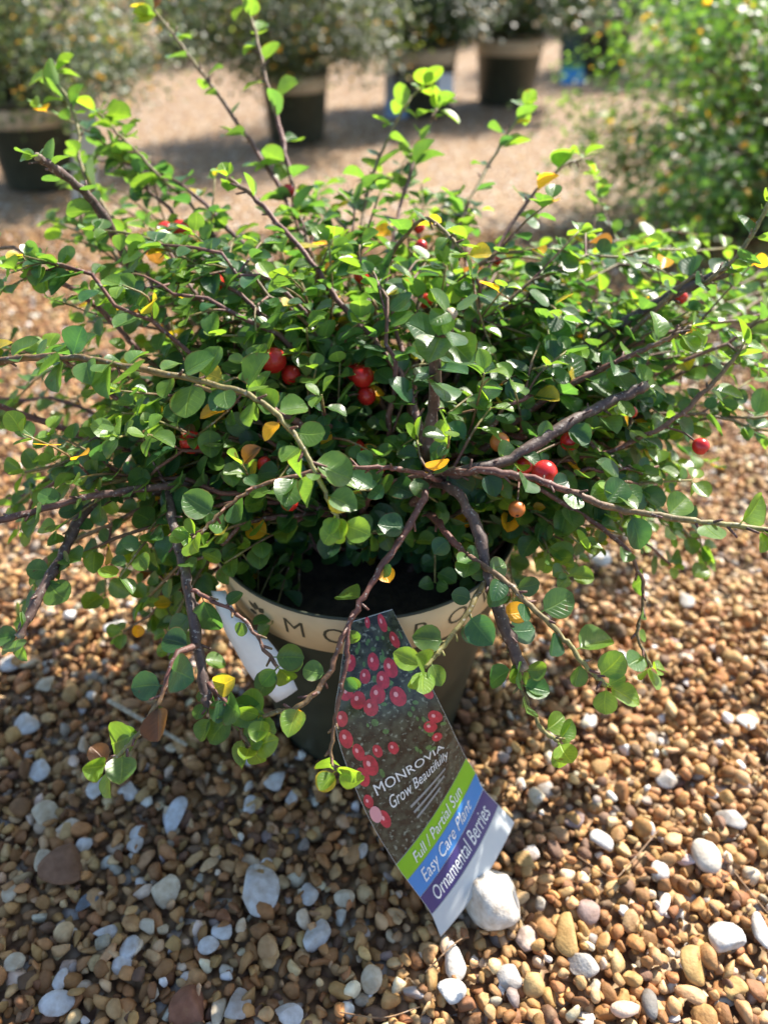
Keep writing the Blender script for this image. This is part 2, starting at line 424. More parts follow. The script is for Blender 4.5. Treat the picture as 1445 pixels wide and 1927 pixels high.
LEAVES = []     # (pos, dir, normal, size, colour, branch object, pick weight)
def leaf_colour(young, r=rng):
    q = r.random()
    if q < .011: return (.55, .30, .02)
    if q < .028: return (.32, .27, .03)
    if q < .036: return (.10, .05, .022)
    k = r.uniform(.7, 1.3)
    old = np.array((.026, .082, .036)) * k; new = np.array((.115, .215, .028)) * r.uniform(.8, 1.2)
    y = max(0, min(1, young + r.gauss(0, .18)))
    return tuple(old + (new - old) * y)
CENTRE = Vector((0.03, .02, .25))
def leaf_at(p, tan, ang, size, young, br, droop=0.0, face=.5):
    p = Vector(p); tan = Vector(tan).normalized()
    out = (p - CENTRE); out.normalize()
    nrm = (Vector((0, 0, 1)) * .9 + out * face + Vector((rng.gauss(0, .38), rng.gauss(0, .38), rng.gauss(0, .3)))).normalized()
    side = tan.cross(nrm)
    if side.length < .1: side = tan.orthogonal()
    side.normalize()
    d = (tan * rng.uniform(.15, .7) + side * math.cos(ang) + nrm * math.sin(ang) * .5 + Vector((0, 0, -droop))).normalized()
    x = d.cross(nrm)
    if x.length < .05: return
    n = x.normalized().cross(d)
    LEAVES.append((p, d, n, size, leaf_colour(young), br))
def leaves_along(path, spacing, size, br, start=.1, young=(0, .6), face=.5, tipc=3, skip=0.0):
    seg = np.linalg.norm(np.diff(path, axis=0), axis=1); L = seg.sum(); cum = np.concatenate([[0], np.cumsum(seg)])
    s_ = start * L; k = rng.randint(0, 1)
    while s_ < L:
        i = min(len(seg) - 1, int(np.searchsorted(cum, s_)) - 1 if s_ > 0 else 0); i = max(i, 0)
        f = (s_ - cum[i]) / max(seg[i], 1e-9); p = path[i] + (path[i + 1] - path[i]) * f; t = path[i + 1] - path[i]
        fr = s_ / L; y = young[0] + (young[1] - young[0]) * fr ** 2
        if rng.random() > skip:
            for q in range(1 if rng.random() < .62 else 2):
                a = (0 if k % 2 else math.pi) + rng.gauss(0, .55)
                leaf_at(p, t, a, size * rng.uniform(.5, 1.15) * (1 - .25 * fr * rng.random()), y, br, face=face)
        k += 1; s_ += spacing * rng.uniform(.6, 1.4)
    t = path[-1] - path[-2]
    for q in range(tipc):
        leaf_at(path[-1], t, q * 2.2 + rng.random(), size * rng.uniform(.5, .85), young[1] + .2, br, face=face)

# ------------------------------------------------------------------ the potted shrub: traced limbs
shrub = empty('cotoneaster_shrub', (0, 0, .19))
tag(shrub, 'sprawling potted cotoneaster with round glossy leaves and red berries in the foreground', 'shrub')
bpy.context.view_layer.update()
def add_branch(parts):
    V = []; F = []; K = []; b = 0
    for args in parts:
        v, f, c = tube(*args[0], **args[1]); V.append(v); F.append(f + b); K.append(c); b += len(v)
    me = npmesh('branch', np.concatenate(V), np.concatenate(F), True, None, np.concatenate(K))
    o = obj('branch', me, shrub, M_bark); o.matrix_parent_inverse = Matrix.Translation((0, 0, -.19))
    return o
SOIL = Vector((.03, .045, .18))
SOIL.z = .17
def soilpt(): return (SOIL.x + rng.gauss(0, .02), SOIL.y + rng.gauss(0, .02), .182)
# (points px,py,depth ; r0 mm, r1 mm ; age0, age1 ; leaf size, spacing, start ; cut end)
HERO = [
 ([(800,930,.51),(750,1020,.495),(690,1110,.48),(650,1190,.475),(610,1280,.47),(560,1330,.465),(495,1348,.465)], 2.9,1.4, .15,.75, .017,.030,.15, 0),
 ([(655,1175,.475),(650,1260,.472),(630,1350,.47),(622,1420,.468),(632,1450,.466)], 1.6,1.0, .45,.7, .018,.045,.35, 0),
 ([(815,900,.515),(760,885,.51),(700,879,.505),(600,886,.50),(500,910,.495),(430,950,.49),(385,1000,.485),(362,1012,.483)], 2.0,1.1, .35,.7, .019,.026,.25, 0),
 ([(560,930,.62),(250,850,.62),(-30,750,.575),(-75,700,.54),(0,680,.50),(120,670,.48),(240,690,.465),(370,716,.455),(470,745,.45),(545,805,.445),(590,880,.44),(620,940,.44),(640,985,.44)], 3.2,1.1, .35,1.0, .0205,.0125,.40, 0),
 ([(800,850,.54),(770,740,.55),(720,660,.56),(650,580,.58),(560,460,.6),(475,370,.61),(430,335,.61)], 3.4,1.6, .15,.6, .019,.024,.12, 0),
 ([(720,760,.62),(620,560,.67),(560,400,.71),(530,250,.73),(500,140,.74),(480,60,.745),(462,8,.745)], 3.2,1.4, .1,.8, .020,.021,.3, 0),
 ([(680,720,.64),(600,520,.68),(540,380,.71),(470,265,.735),(405,170,.75),(345,90,.755),(292,22,.755)], 3.2,1.3, .2,.8, .020,.027,.35, 0),
 ([(560,860,.66),(340,640,.68),(245,500,.65),(185,390,.61),(115,325,.575),(70,295,.555)], 4.6,3.2, .05,.2, .021,.026,.4, 1),
 ([(560,870,.64),(330,720,.62),(220,615,.6),(150,550,.59),(60,510,.585),(-40,490,.58)], 2.8,1.8, .3,.6, .018,.017,.2, 0),
 ([(620,900,.58),(440,905,.56),(300,915,.54),(150,940,.52),(0,980,.5),(-60,1000,.49)], 3.2,2.2, .05,.3, .018,.020,.2, 0),
 ([(480,920,.6),(250,930,.57),(165,960,.55),(115,1050,.53),(70,1130,.51),(35,1200,.50)], 4.0,3.2, .05,.15, .018,.017,.25, 1),
 ([(450,900,.6),(340,900,.57),(318,940,.54),(335,1020,.515),(352,1090,.5),(366,1180,.49),(385,1290,.48),(398,1345,.475)], 3.6,3.2, .05,.1, .017,.040,.35, 1),
 ([(385,1280,.48),(415,1310,.475),(440,1350,.47),(470,1405,.465)], 1.6,1.2, .35,.65, .0195,.0085,.05, 0),
 ([(360,1110,.49),(400,1130,.487),(455,1162,.483),(500,1222,.48),(522,1255,.48)], 1.5,1.1, .45,.6, .019,.026,.1, 0),
 ([(372,1215,.485),(330,1235,.47),(305,1310,.46),(262,1380,.455),(205,1440,.45)], 2.2,1.3, .2,1.0, .021,.020,.05, 0),
 ([(850,890,.515),(960,890,.50),(1060,922,.49),(1150,956,.48),(1250,972,.47),(1350,986,.465),(1470,1002,.46)], 3.2,1.7, .1,.95, .0195,.019,.12, 0),
 ([(850,920,.515),(900,1000,.5),(922,1100,.49),(950,1180,.485),(984,1262,.48)], 3.6,4.2, .05,.12, .016,.04,.5, 1),
 ([(945,1160,.488),(960,1230,.486),(985,1310,.482),(1020,1370,.478),(1050,1395,.476)], 1.6,1.2, .6,.9, .0195,.022,.1, 0),
 ([(830,990,.52),(870,1040,.5),(935,1082,.48),(1000,1140,.47),(1060,1200,.465),(1100,1252,.46),(1140,1290,.46)], 2.6,1.3, .25,1.0, .0195,.017,.1, 0),
 ([(915,1090,.49),(875,1160,.475),(830,1222,.47),(798,1256,.465)], 1.8,1.4, .7,.95, .021,.020,.25, 0),
 ([(860,890,.52),(960,862,.52),(1060,800,.53),(1140,760,.54),(1215,725,.54)], 4.2,3.6, .05,.1, .018,.030,.2, 1),
 ([(900,850,.57),(1000,770,.57),(1090,716,.56),(1180,672,.55),(1250,640,.54),(1300,615,.535)], 3.0,1.7, .1,.7, .021,.015,.35, 0),
 ([(800,860,.54),(815,760,.515),(822,660,.475),(850,588,.445)], 4.2,3.8, .1,.2, .0225,.0075,.5, 1),
 ([(770,760,.58),(740,600,.59),(730,500,.6),(790,415,.575),(840,440,.56),(875,480,.55)], 2.2,1.2, .4,.8, .020,.018,.3, 0),
 ([(900,840,.62),(1050,690,.63),(1180,605,.62),(1270,550,.6),(1375,508,.58)], 5.0,4.4, .05,.1, .018,.020,.3, 1),
 ([(1250,565,.6),(1330,530,.58),(1400,465,.565),(1450,375,.555)], 2.2,1.4, .55,.9, .020,.018,.2, 0),
 ([(780,720,.64),(830,540,.67),(870,410,.7),(920,310,.73),(965,235,.75),(985,205,.755)], 2.2,1.2, .4,1.0, .021,.034,.3, 0),
 ([(720,700,.66),(740,450,.7),(770,330,.73),(805,240,.745),(822,205,.75)], 2.2,1.2, .3,.6, .020,.017,.4, 0),
 ([(690,640,.66),(680,420,.7),(720,280,.73),(770,190,.75),(795,165,.75)], 2.0,1.2, .5,.9, .020,.021,.45, 0),
 ([(840,720,.64),(930,480,.66),(1000,370,.68),(1060,312,.69),(1095,298,.695)], 2.2,1.3, .3,.8, .020,.018,.3, 0),
 ([(420,760,.66),(260,480,.68),(160,330,.69),(145,230,.695),(100,140,.70)], 2.4,1.4, .4,1.0, .021,.022,.4, 0),
 ([(520,740,.66),(400,440,.69),(310,340,.70),(240,270,.705),(185,212,.71)], 2.2,1.3, .45,.8, .020,.019,.3, 0),
 ([(880,880,.56),(1100,860,.56),(1250,800,.55),(1340,720,.55),(1400,650,.55)], 2.6,1.4, .3,.7, .019,.017,.2, 0),
 ([(930,900,.55),(1080,960,.55),(1180,1040,.54),(1210,1120,.54),(1200,1200,.535),(1225,1255,.53)], 2.0,1.1, .3,.8, .019,.023,.3, 0),
 ([(560,900,.6),(420,860,.58),(250,770,.57),(180,720,.565),(90,660,.56)], 2.4,1.4, .3,.6, .019,.018,.2, 0),
]
CROWN = P(815, 915, .535)
for pts, r0, r1, a0, a1, ls, spc, st, cut in HERO:
    w_ = [np.array(P(*p)) for p in pts]
    first = pts[0]
    start_branch = []
    if abs(first[0] - 820) < 90 and 820 < first[1] < 1000:         # rises from the crown: give it a foot in the soil
        w_ = [np.array(soilpt()), (np.array(soilpt()) + w_[0] * 2) / 3 + np.array((0, 0, .01))] + w_
    elif 880 > first[0] > 400 and first[1] < 1000 and first[2] >= .56 or first[0] > 880 and first[1] < 920:
        w_ = [np.array(soilpt())] + w_
    path = catmull(w_, 7)
    path[1:-1] += nr.normal(0, .0005, (len(path) - 2, 3))
    parts = [((path, r0 * .001, r1 * .001), dict(sides=8, age0=a0, age1=a1, seed=int(first[0]), pale_end=bool(cut), knob=.2))]
    for i in range(4, len(path) - 2, 2):                            # short spurs and old buds
        if rng.random() < .55:
            v = nr.normal(0, 1, 3); t_ = path[i + 1] - path[i]; t_ /= np.linalg.norm(t_)
            v = v - t_ * (v @ t_); v = v / np.linalg.norm(v) + t_ * .8; v /= np.linalg.norm(v)
            L_ = rng.uniform(.003, .007) + r0 * .001
            parts.append(((np.array([path[i], path[i] + v * L_ * .6, path[i] + v * L_]), .0011, .0007), dict(sides=5, age0=a0, age1=min(1, a0 + .3), seed=i)))
    o = add_branch(parts)
    n0 = len(LEAVES)
    vis = path[7 * (len(w_) - len(pts)):]
    leaves_along(vis, spc * .82, ls * (1.3 if pts[-1][2] > .68 else 1.07), o, st, (0.0, .75 if not cut else .35), .75, 3 if cut else 4)
# rosette round the cut stub
stub = None

# ------------------------------------------------------------------ fill limbs (real stems from the crown to tips through the dome)
def fill(n, xr, yr, dr, size=.0192, spc=.014, yy=(0, .5), bulge=(.02, .09), twigs=(3, 6)):
    for _ in range(n):
        px, py, d = rng.uniform(*xr), rng.uniform(*yr), rng.uniform(*dr)
        tip = P(px, py, d)
        if tip.z < .03: tip.z = .03
        a = Vector(soilpt()); mid = (a + tip) * .5 + Vector((rng.gauss(0, .025), rng.gauss(0, .025), rng.uniform(*bulge)))
        ts = np.linspace(0, 1, 15)[:, None]
        A, B_, T_ = np.array(a), np.array(mid) * 2 - (np.array(a) + np.array(tip)) * .5, np.array(tip)
        path = (1 - ts) ** 2 * A + 2 * ts * (1 - ts) * B_ + ts ** 2 * T_
        path[1:-1] += nr.normal(0, .0026, (13, 3))
        parts = [((path, rng.uniform(.0022, .0036), .0010), dict(sides=6, age0=rng.uniform(0, .35), age1=rng.uniform(.5, .9), seed=rng.randint(0, 9999)))]
        tw = []
        for _k in range(rng.randint(*twigs)):
            i = rng.randint(5, 12); q = path[i]; t = path[i + 1] - path[i]; t /= np.linalg.norm(t)
            v = t * .8 + nr.normal(0, .55, 3) + np.array((0, 0, .15)); v /= np.linalg.norm(v)
            L = rng.uniform(.03, .085)
            p2 = np.array([q, q + v * L * .5 + nr.normal(0, .003, 3), q + v * L + np.array((0, 0, -.008))])
            p2 = catmull([tuple(x) for x in p2], 3)
            parts.append(((p2, .0011, .0007), dict(sides=5, age0=.4, age1=.9, seed=rng.randint(0, 9999)))); tw.append(p2)
        o = add_branch(parts)
        leaves_along(path, spc, size, o, .3, yy, .5, 3)
        for p2 in tw: leaves_along(p2, spc * .8, size * .92, o, .1, (yy[0] + .1, yy[1] + .1), .5, 2)
fill(38, (-120, 700), (400, 900), (.56, .84))
fill(37, (720, 1560), (440, 900), (.56, .84))
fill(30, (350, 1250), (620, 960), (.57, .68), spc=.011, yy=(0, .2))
fill(22, (-60, 400), (880, 1210), (.54, .66), bulge=(.03, .1))
fill(11, (1000, 1430), (860, 1070), (.54, .66), bulge=(.03, .08))
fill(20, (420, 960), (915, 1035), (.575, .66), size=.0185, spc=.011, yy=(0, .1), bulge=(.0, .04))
fill(9, (60, 1000), (250, 420), (.74, .92))
fill(10, (1000, 1500), (420, 560), (.74, .95))

# ------------------------------------------------------------------ turn leaf records into single leaves and a joined mass
def leaf_matrix(p, d, n, size):
    x = Vector(d).cross(Vector(n)); m = Matrix((x, Vector(d), Vector(n))).transposed().to_4x4()
    return Matrix.Translation(p) @ m @ Matrix.Scale(size, 4)
kept = []
for L in LEAVES:
    p, d, n, size, colr, br = L
    c = p + d * size * .6
    px, py, dep = proj(c)
    if dep < .40 or c.z < .01: continue
    rr = math.hypot(c.x, c.y - .015)
    wr = .09 + .0335 * c.z / .227
    if c.z < .23 and rr < wr + .006 and (c.z < .197 or rr > wr - .014): continue            # would sit inside the pot wall
    area = size * size * abs(n.dot((CAM - c).normalized())) / dep ** 2
    infr = -20 < px < 1465 and -20 < py < 1947
    kept.append((area / (1 + 12 * max(0, dep - .5)) if infr else 0, L))
kept.sort(key=lambda q: -q[0])
single = kept[:300]; mass = kept[300:]
for k, (_, (p, d, n, size, colr, br)) in enumerate(single):
    o = obj('leaf', HI_ME[k % NP], br); o.matrix_parent_inverse = br.matrix_world.inverted() if False else Matrix.Identity(4)
    o.matrix_local = leaf_matrix(p, d, n, size)
    o.color = tuple(colr) + (1,)
def leaf_mass(name, recs, protos, mat, parent):
    Vs, Fs, Us, Cs = [], [], [], []; b = 0
    for k, (p, d, n, size, colr, br) in enumerate(recs):
        V, F, U = protos[k % len(protos)]
        m = np.array(leaf_matrix(p, d, n, size))
        Vs.append(V @ m[:3, :3].T + m[:3, 3]); Fs.append(F + b); Us.append(U); Cs.append(np.tile(np.append(colr, 1), (len(V), 1))); b += len(V)
    me = npmesh(name, np.concatenate(Vs), np.concatenate(Fs), True, np.concatenate(Us), np.concatenate(Cs))
    o = obj(name, me, parent, mat); o['kind'] = 'stuff'
    return o
fo = leaf_mass('foliage', [q[1] for q in mass], HI, M_foliage, shrub)
fo.matrix_parent_inverse = Matrix.Translation((0, 0, -.19))

# ------------------------------------------------------------------ berries
def berry_mesh():
    V, F = I3; V = V.copy(); r = np.hypot(V[:, 0], V[:, 1])
    V[:, 2] = np.where(V[:, 2] > 0, V[:, 2] - .22 * np.exp(-(r / .3) ** 2), V[:, 2] - .06 * np.exp(-(r / .3) ** 2))
    V[:, 2] *= .95
    return npmesh('berry', V, F)
M_berry = plain('berry_skin', (.52, .022, .018), .22, .35, 150, .06)
M_berry2 = plain('berry_orange', (.50, .15, .035), .35, .3, 120, .1)
M_calyx = plain('berry_calyx', (.03, .015, .01), .8)
BV = np.concatenate([np.array([v.co[:] for v in c.data.vertices]) for c in shrub.children if c.name.startswith('branch')])
BM1 = berry_mesh(); BM1.materials.append(M_berry)
BM2 = BM1.copy(); BM2.materials.clear(); BM2.materials.append(M_berry2)
cv = [(0, 0, .80)]; cf = []
for k in range(10):
    a = k * math.pi / 5; r = .34 if k % 2 == 0 else .14
    cv.append((r * math.cos(a), r * math.sin(a), .93 if k % 2 == 0 else .84))
for k in range(10): cf.append((0, 1 + k, 1 + (k + 1) % 10))
CM = npmesh('calyx', cv, cf, False); CM.materials.append(M_calyx)
for px, py, d, wpx, kind in [(312,436,.66,44,0),(340,432,.665,42,0),(405,532,.63,40,0),(680,520,.62,34,0),(543,358,.70,28,0),(792,464,.65,30,0),(788,428,.66,26,0),
        (515,678,.55,58,0),(548,706,.56,44,0),(682,708,.555,52,0),(662,700,.57,44,0),(360,832,.535,52,0),(670,842,.55,40,0),(545,946,.52,38,0),(498,874,.53,34,0),
        (1024,890,.50,58,0),(986,876,.515,40,0),(1072,830,.53,44,0),(940,832,.515,44,1),(1318,840,.52,38,0),(932,490,.68,28,0),(800,566,.62,34,0),(972,958,.515,38,1),
        (930,916,.52,40,1),(1188,776,.55,26,0),(1280,560,.62,30,0),(690,745,.56,42,0),(715,880,.54,26,0),(1100,590,.62,26,0)]:
    o = obj('berry', BM2 if kind else BM1, shrub); o.matrix_parent_inverse = Matrix.Translation((0, 0, -.19))
    d += .012; r = wpx / 2 / FPX * d * .84
    o.location = P(px, py, d); o.scale = (r, r, r * 1.08)
    v = Vector((rng.gauss(0, .6), -.3 + rng.gauss(0, .5), -.6 + rng.gauss(0, .5))).normalized()
    o.rotation_mode = 'QUATERNION'; o.rotation_quaternion = v.to_track_quat('Z', 'Y')
    c = obj('calyx', CM, o)
    bp_ = np.array(o.location); q = BV[np.argmin(((BV - bp_) ** 2).sum(1))]      # short stalk to the nearest limb
    st_ = catmull([tuple(q), tuple((q + bp_) / 2 + np.array((0, 0, .003))), tuple(bp_)], 3)
    v_, f_, k_ = tube(st_, .0008, .0007, 5, .5, .6, .05, 1)
    so_ = obj('berry_stalk', npmesh('berry_stalk', v_, f_, True, None, k_), shrub, M_bark); so_.matrix_parent_inverse = Matrix.Translation((0, 0, -.19))

# ------------------------------------------------------------------ pot
RT, RB, HP = .1235, .090, .227
def lathe(name, prof, parent, mat, seg=72, a0=0, a1=2 * math.pi):
    V = []; F = []; n = len(prof); full = abs(a1 - a0 - 2 * math.pi) < 1e-6
    m = seg if full else seg + 1
    for k in range(m):
        a = a0 + (a1 - a0) * k / seg
        for r, z in prof: V.append((r * math.sin(a), -r * math.cos(a), z))
    for k in range(seg):
        for i in range(n - 1):
            q = ((k + 1) % m) * n
            F.append((k * n + i, q + i, q + i + 1, k * n + i + 1))
    return obj(name, npmesh(name, V, F), parent, mat)
M_pot = plain('pot_plastic', (.034, .038, .024), .42, .25, 40, .05)
M_band = plain('band_print', (.60, .47, .29), .55, .07, 55, .03)
M_ink = plain('dark_ink', (.06, .055, .035), .6)
M_soil = plain('potting_soil', (.035, .024, .016), .95, .5, 120, 1.0)
pot = empty('nursery_pot', (0, .015, 0)); tag(pot, 'dark green plastic nursery pot with a tan lettered band, under the foreground shrub', 'pot')
def wall_r(z): return RB + (RT - RB) * z / HP
lathe('wall', [(.001, .003), (RB - .004, .003), (RB, .001), (RB + .0005, .006), (wall_r(.13), .13), (RT, HP - .004), (RT + .001, HP - .001), (RT - .0008, HP), (RT - .0025, HP - .002), (wall_r(.185) - .003, .185), (wall_r(.17) - .003, .17)], pot, M_pot)
Z0, Z1 = HP - .042, HP - .0015
band = lathe('label_band', [(wall_r(Z0) + .0002, Z0), (wall_r(Z0) + .0011, Z0 + .0004), (wall_r(Z1) + .0011, Z1 - .0004), (wall_r(Z1) + .0002, Z1)], pot, M_band, 96)
sv = []; sf = []
for i in range(9):
    r = (wall_r(.186) - .0035) * i / 8
    for k in range(40):
        a = k * math.pi / 20; sv.append((r * math.cos(a), r * math.sin(a), .186 + .003 * math.sin(5 * a + i) + nr.normal(0, .0012)))
for i in range(8):
    for k in range(40): sf.append((i * 40 + k, (i + 1) * 40 + k, (i + 1) * 40 + (k + 1) % 40, i * 40 + (k + 1) % 40))
obj('soil', npmesh('soil', sv, sf), pot, M_soil)

def text_geo(s, shear=0.0, bold=0.0):
    cu = bpy.data.curves.new('lettering', 'FONT'); cu.body = s; cu.size = 1; cu.align_x = 'CENTER'; cu.align_y = 'CENTER'; cu.shear = shear; cu.offset = bold
    cu.resolution_u = 3
    to = bpy.data.objects.new('lettering', cu); C.objects.link(to)
    dg = bpy.context.evaluated_depsgraph_get(); me = bpy.data.meshes.new_from_object(to.evaluated_get(dg))
    bpy.data.objects.remove(to); bpy.data.curves.remove(cu)
    V = [tuple(v.co) for v in me.vertices]; F = [tuple(p.vertices) for p in me.polygons]; bpy.data.meshes.remove(me)
    return V, F
def polymesh(name, V, F):
    me = bpy.data.meshes.new(name); me.from_pydata(V, [], F); me.update(); return me
def on_band(V, a_c, z_c, size):
    out = []
    for x, y, _ in V:
        z = z_c + y * size; r = wall_r(z) + .0014; a = a_c + x * size / r
        out.append((r * math.sin(a), -r * math.cos(a), z))
    return out
# serif-like lettering: each letter a piece of its own, with small foot strokes
for k, ch in enumerate('MONROVIA'):
    V, F = text_geo(ch, 0, -.004)
    a = R(-23 + 14.6 * k)
    obj('letter', polymesh('letter', on_band(V, a, HP - .0215, .0245), F), band, M_ink)
# leaf emblem left of the name
ev = []; ef = []
for cx, cy, ang, L in [(-.1, .1, 2.2, .8), (.12, .1, .9, .8), (-.1, -.15, 3.3, .7), (.15, -.15, -.1, .75), (0, .25, 1.55, .7)]:
    b = len(ev)
    for t in np.linspace(0, 1, 7):
        wd = .2 * math.sin(math.pi * t)
        for sgn in (-1, 1):
            x = L * t; y = sgn * wd
            ev.append((cx + x * math.cos(ang) - y * math.sin(ang), cy + x * math.sin(ang) + y * math.cos(ang), 0))
    for i in range(6): ef.append((b + 2 * i, b + 2 * i + 2, b + 2 * i + 3, b + 2 * i + 1))
obj('leaf_emblem', polymesh('leaf_emblem', on_band(ev, R(-38.5), HP - .022, .0125), ef), band, M_ink)

# ------------------------------------------------------------------ printed plant tag
TROWS = [(0, (655,1172,.520), (738,1146,.520)), (.2, (640,1270,.520), (792,1252,.525)), (.4, (633,1378,.525), (838,1345,.535)), (.6, (688,1528,.54), (860,1392,.560)),
         (.74, (745,1627,.552), (877,1426,.583)), (.81, (766,1657,.557), (895,1454,.594)), (.88, (790,1689,.562), (909,1484,.605)), (.94, (812,1721,.566), (938,1515,.613)), (1, (829,1764,.570), (968,1548,.619))]
TV = [r[0] for r in TROWS]
TL = catmull([tuple(P(*r[1])) for r in TROWS], 8); TR = catmull([tuple(P(*r[2])) for r in TROWS], 8)
TVV = np.concatenate([np.linspace(TV[i], TV[i + 1], 9)[:-1] for i in range(len(TV) - 1)] + [[1.0]])
def tag_pt(u, v, off=0.0):
    l = np.array([np.interp(v, TVV, TL[:, i]) for i in range(3)]); r = np.array([np.interp(v, TVV, TR[:, i]) for i in range(3)])
    p = l + (r - l) * u
    nrm = -np.array(FW); nrm = nrm + np.array((.1, 0, .2))
    nrm /= np.linalg.norm(nrm)
    return p + nrm * (.012 * 4 * u * (1 - u) * min(1, v * 1.4) + off)
def tag_grid(name, u0, u1, v0, v1, off, parent, mat, nu=12, nv=24, back=None):
    V = []; F = []
    for i in range(nv + 1):
        for k in range(nu + 1): V.append(tag_pt(u0 + (u1 - u0) * k / nu, v0 + (v1 - v0) * i / nv, off))
    for i in range(nv):
        for k in range(nu):
            a = i * (nu + 1) + k; F.append((a, a + nu + 1, a + nu + 2, a + 1))
    if back is not None:
        b = len(V)
        for i in range(nv + 1):
            for k in range(nu + 1): V.append(tag_pt(u0 + (u1 - u0) * k / nu, v0 + (v1 - v0) * i / nv, back))
        for i in range(nv):
            for k in range(nu):
                a = b + i * (nu + 1) + k; F.append((a, a + 1, a + nu + 2, a + nu + 1))
        w_ = nu + 1
        for i in range(nv):
            F.append((i * w_, b + i * w_, b + (i + 1) * w_, (i + 1) * w_)); F.append((i * w_ + nu, (i + 1) * w_ + nu, b + (i + 1) * w_ + nu, b + i * w_ + nu))
        for k in range(nu):
            F.append((nv * w_ + k, b + nv * w_ + k, b + nv * w_ + k + 1, nv * w_ + k + 1)); F.append((k, k + 1, b + k + 1, b + k))
    return obj(name, npmesh(name, V, F), parent, mat)
def print_mat(name, col, noise=0, scale=60): return plain(name, col, .28, noise, scale)
ptag = empty('plant_tag', tuple(tag_pt(.5, 1)))
tag(ptag, 'large curled plastic plant tag with red berry photo and green, blue and purple stripes', 'tag')
inv = Matrix.Translation(-ptag.location)
def tp(o): o.matrix_parent_inverse = inv; return o
m, t, b, out = material('berry_photo_print')
geo = N(t, 'ShaderNodeNewGeometry')
n1 = N(t, 'ShaderNodeTexNoise'); n1.inputs['Scale'].default_value = 160; n1.inputs['Detail'].default_value = 4; t.links.new(geo.outputs['Position'], n1.inputs['Vector'])
c = mixc(t, ramp(t, n1.outputs[0], .42, .62), (.012, .012, .010), (.05, .06, .042))
n2 = N(t, 'ShaderNodeTexNoise'); n2.inputs['Scale'].default_value = 330; t.links.new(geo.outputs['Position'], n2.inputs['Vector'])
c = mixc(t, ramp(t, n2.outputs[0], .6, .7), c, (.20, .23, .19))
t.links.new(c, b.inputs['Base Color']); b.inputs['Roughness'].default_value = .25
M_photo = m
M_tagback = plain('tag_plastic', (.55, .56, .56), .4)
card = tp(tag_grid('card', 0, 1, 0, 1, -.0003, ptag, M_tagback, 14, 40, -.0009))
tp(tag_grid('photo_panel', .004, .996, .003, .739, .0001, ptag, M_photo, 14, 30))
for nm, col, v0, v1 in [('green_stripe', (.20, .45, .015), .741, .809), ('blue_stripe', (.045, .22, .55), .811, .879), ('purple_stripe', (.045, .035, .16), .881, .939), ('grey_strip', (.50, .53, .54), .941, .997)]:
    tp(tag_grid(nm, .004, .996, v0, v1, .0001, ptag, print_mat(nm + '_ink', col), 14, 4))
M_pberry = plain('printed_berry_red', (.42, .025, .05), .28, .3, 300)
M_phi = plain('printed_berry_light', (.75, .35, .38), .28)
M_wink = plain('white_ink', (.72, .74, .74), .35)
M_pleaf = plain('printed_leaf_green', (.07, .16, .05), .28, .4, 300)
def disc(u, v, ru, rv, off, name, parent, mat, ang=0, n=14):
    V = [tag_pt(u, v, off)]; F = []
    for k in range(n):
        a = k * 2 * math.pi / n
        V.append(tag_pt(u + ru * math.cos(a), v + rv * math.sin(a), off)); F.append((0, 1 + (k + 1) % n, 1 + k))
    return tp(obj(name, npmesh(name, V, F), parent, mat))
for u, v, s_ in [(.70,.035,.09),(.42,.02,.06),(.80,.10,.08),(.12,.16,.085),(.42,.165,.09),(.62,.195,.10),(.30,.215,.075),(.50,.235,.09),(.10,.27,.08),(.42,.285,.095),(.22,.30,.09),(.62,.30,.10),(.34,.33,.085),
                 (.06,.36,.07),(.93,.30,.065),(.90,.40,.08),(.82,.44,.075),(.07,.42,.07),(.14,.46,.06),(.20,.50,.075),(.10,.52,.065),(.30,.47,.05),(.06,.58,.05),(.12,.635,.055),(.44,.475,.055),(.84,.5,.06)]:
    s_ *= .84; wv = s_ * .62
    q = disc(u, v, s_, wv * .72, .0003, 'printed_berry', ptag, M_pberry)
    disc(u - s_ * .2, v - wv * .15, s_ * .28, wv * .2, .0005, 'printed_highlight', ptag, M_phi, n=8)
for k in range(60):
    u, v = rng.uniform(.05, .95), rng.uniform(.04, .55); disc(u, v, rng.uniform(.012, .04), rng.uniform(.006, .016), .00022, 'printed_leaf', ptag, M_pleaf, n=6)
def tag_text(s, uc, vc, hu, hv, shear, name='lettering'):
    V, F = text_geo(s, shear, 0)
    V2 = [tuple(tag_pt(uc + x * hu, vc - y * hv, .0006)) for x, y, _ in V]
    return tp(obj(name, polymesh(name, V2, F), ptag, M_wink))
tag_text('MONROVIA', .50, .565, .135, .045, 0)
tag_text('Grow Beautifully', .53, .615, .095, .042, .3)
tag_text('Full / Partial Sun', .47, .776, .100, .060, .25)
tag_text('Easy Care Plant', .46, .846, .110, .060, .25)
tag_text('Ornamental Berries', .50, .911, .100, .056, .25)
for k in range(3):
    tp(tag_grid('small_print_line', .36, .36 + (.42, .38, .30)[k], .652 + k * .018, .659 + k * .018, .0004, ptag, plain('grey_ink', (.25, .26, .26), .4), 8, 1))
disc(.07, .615, .05, .018, .0006, 'printed_seal', ptag, plain('seal_pink', (.65, .30, .33), .3))

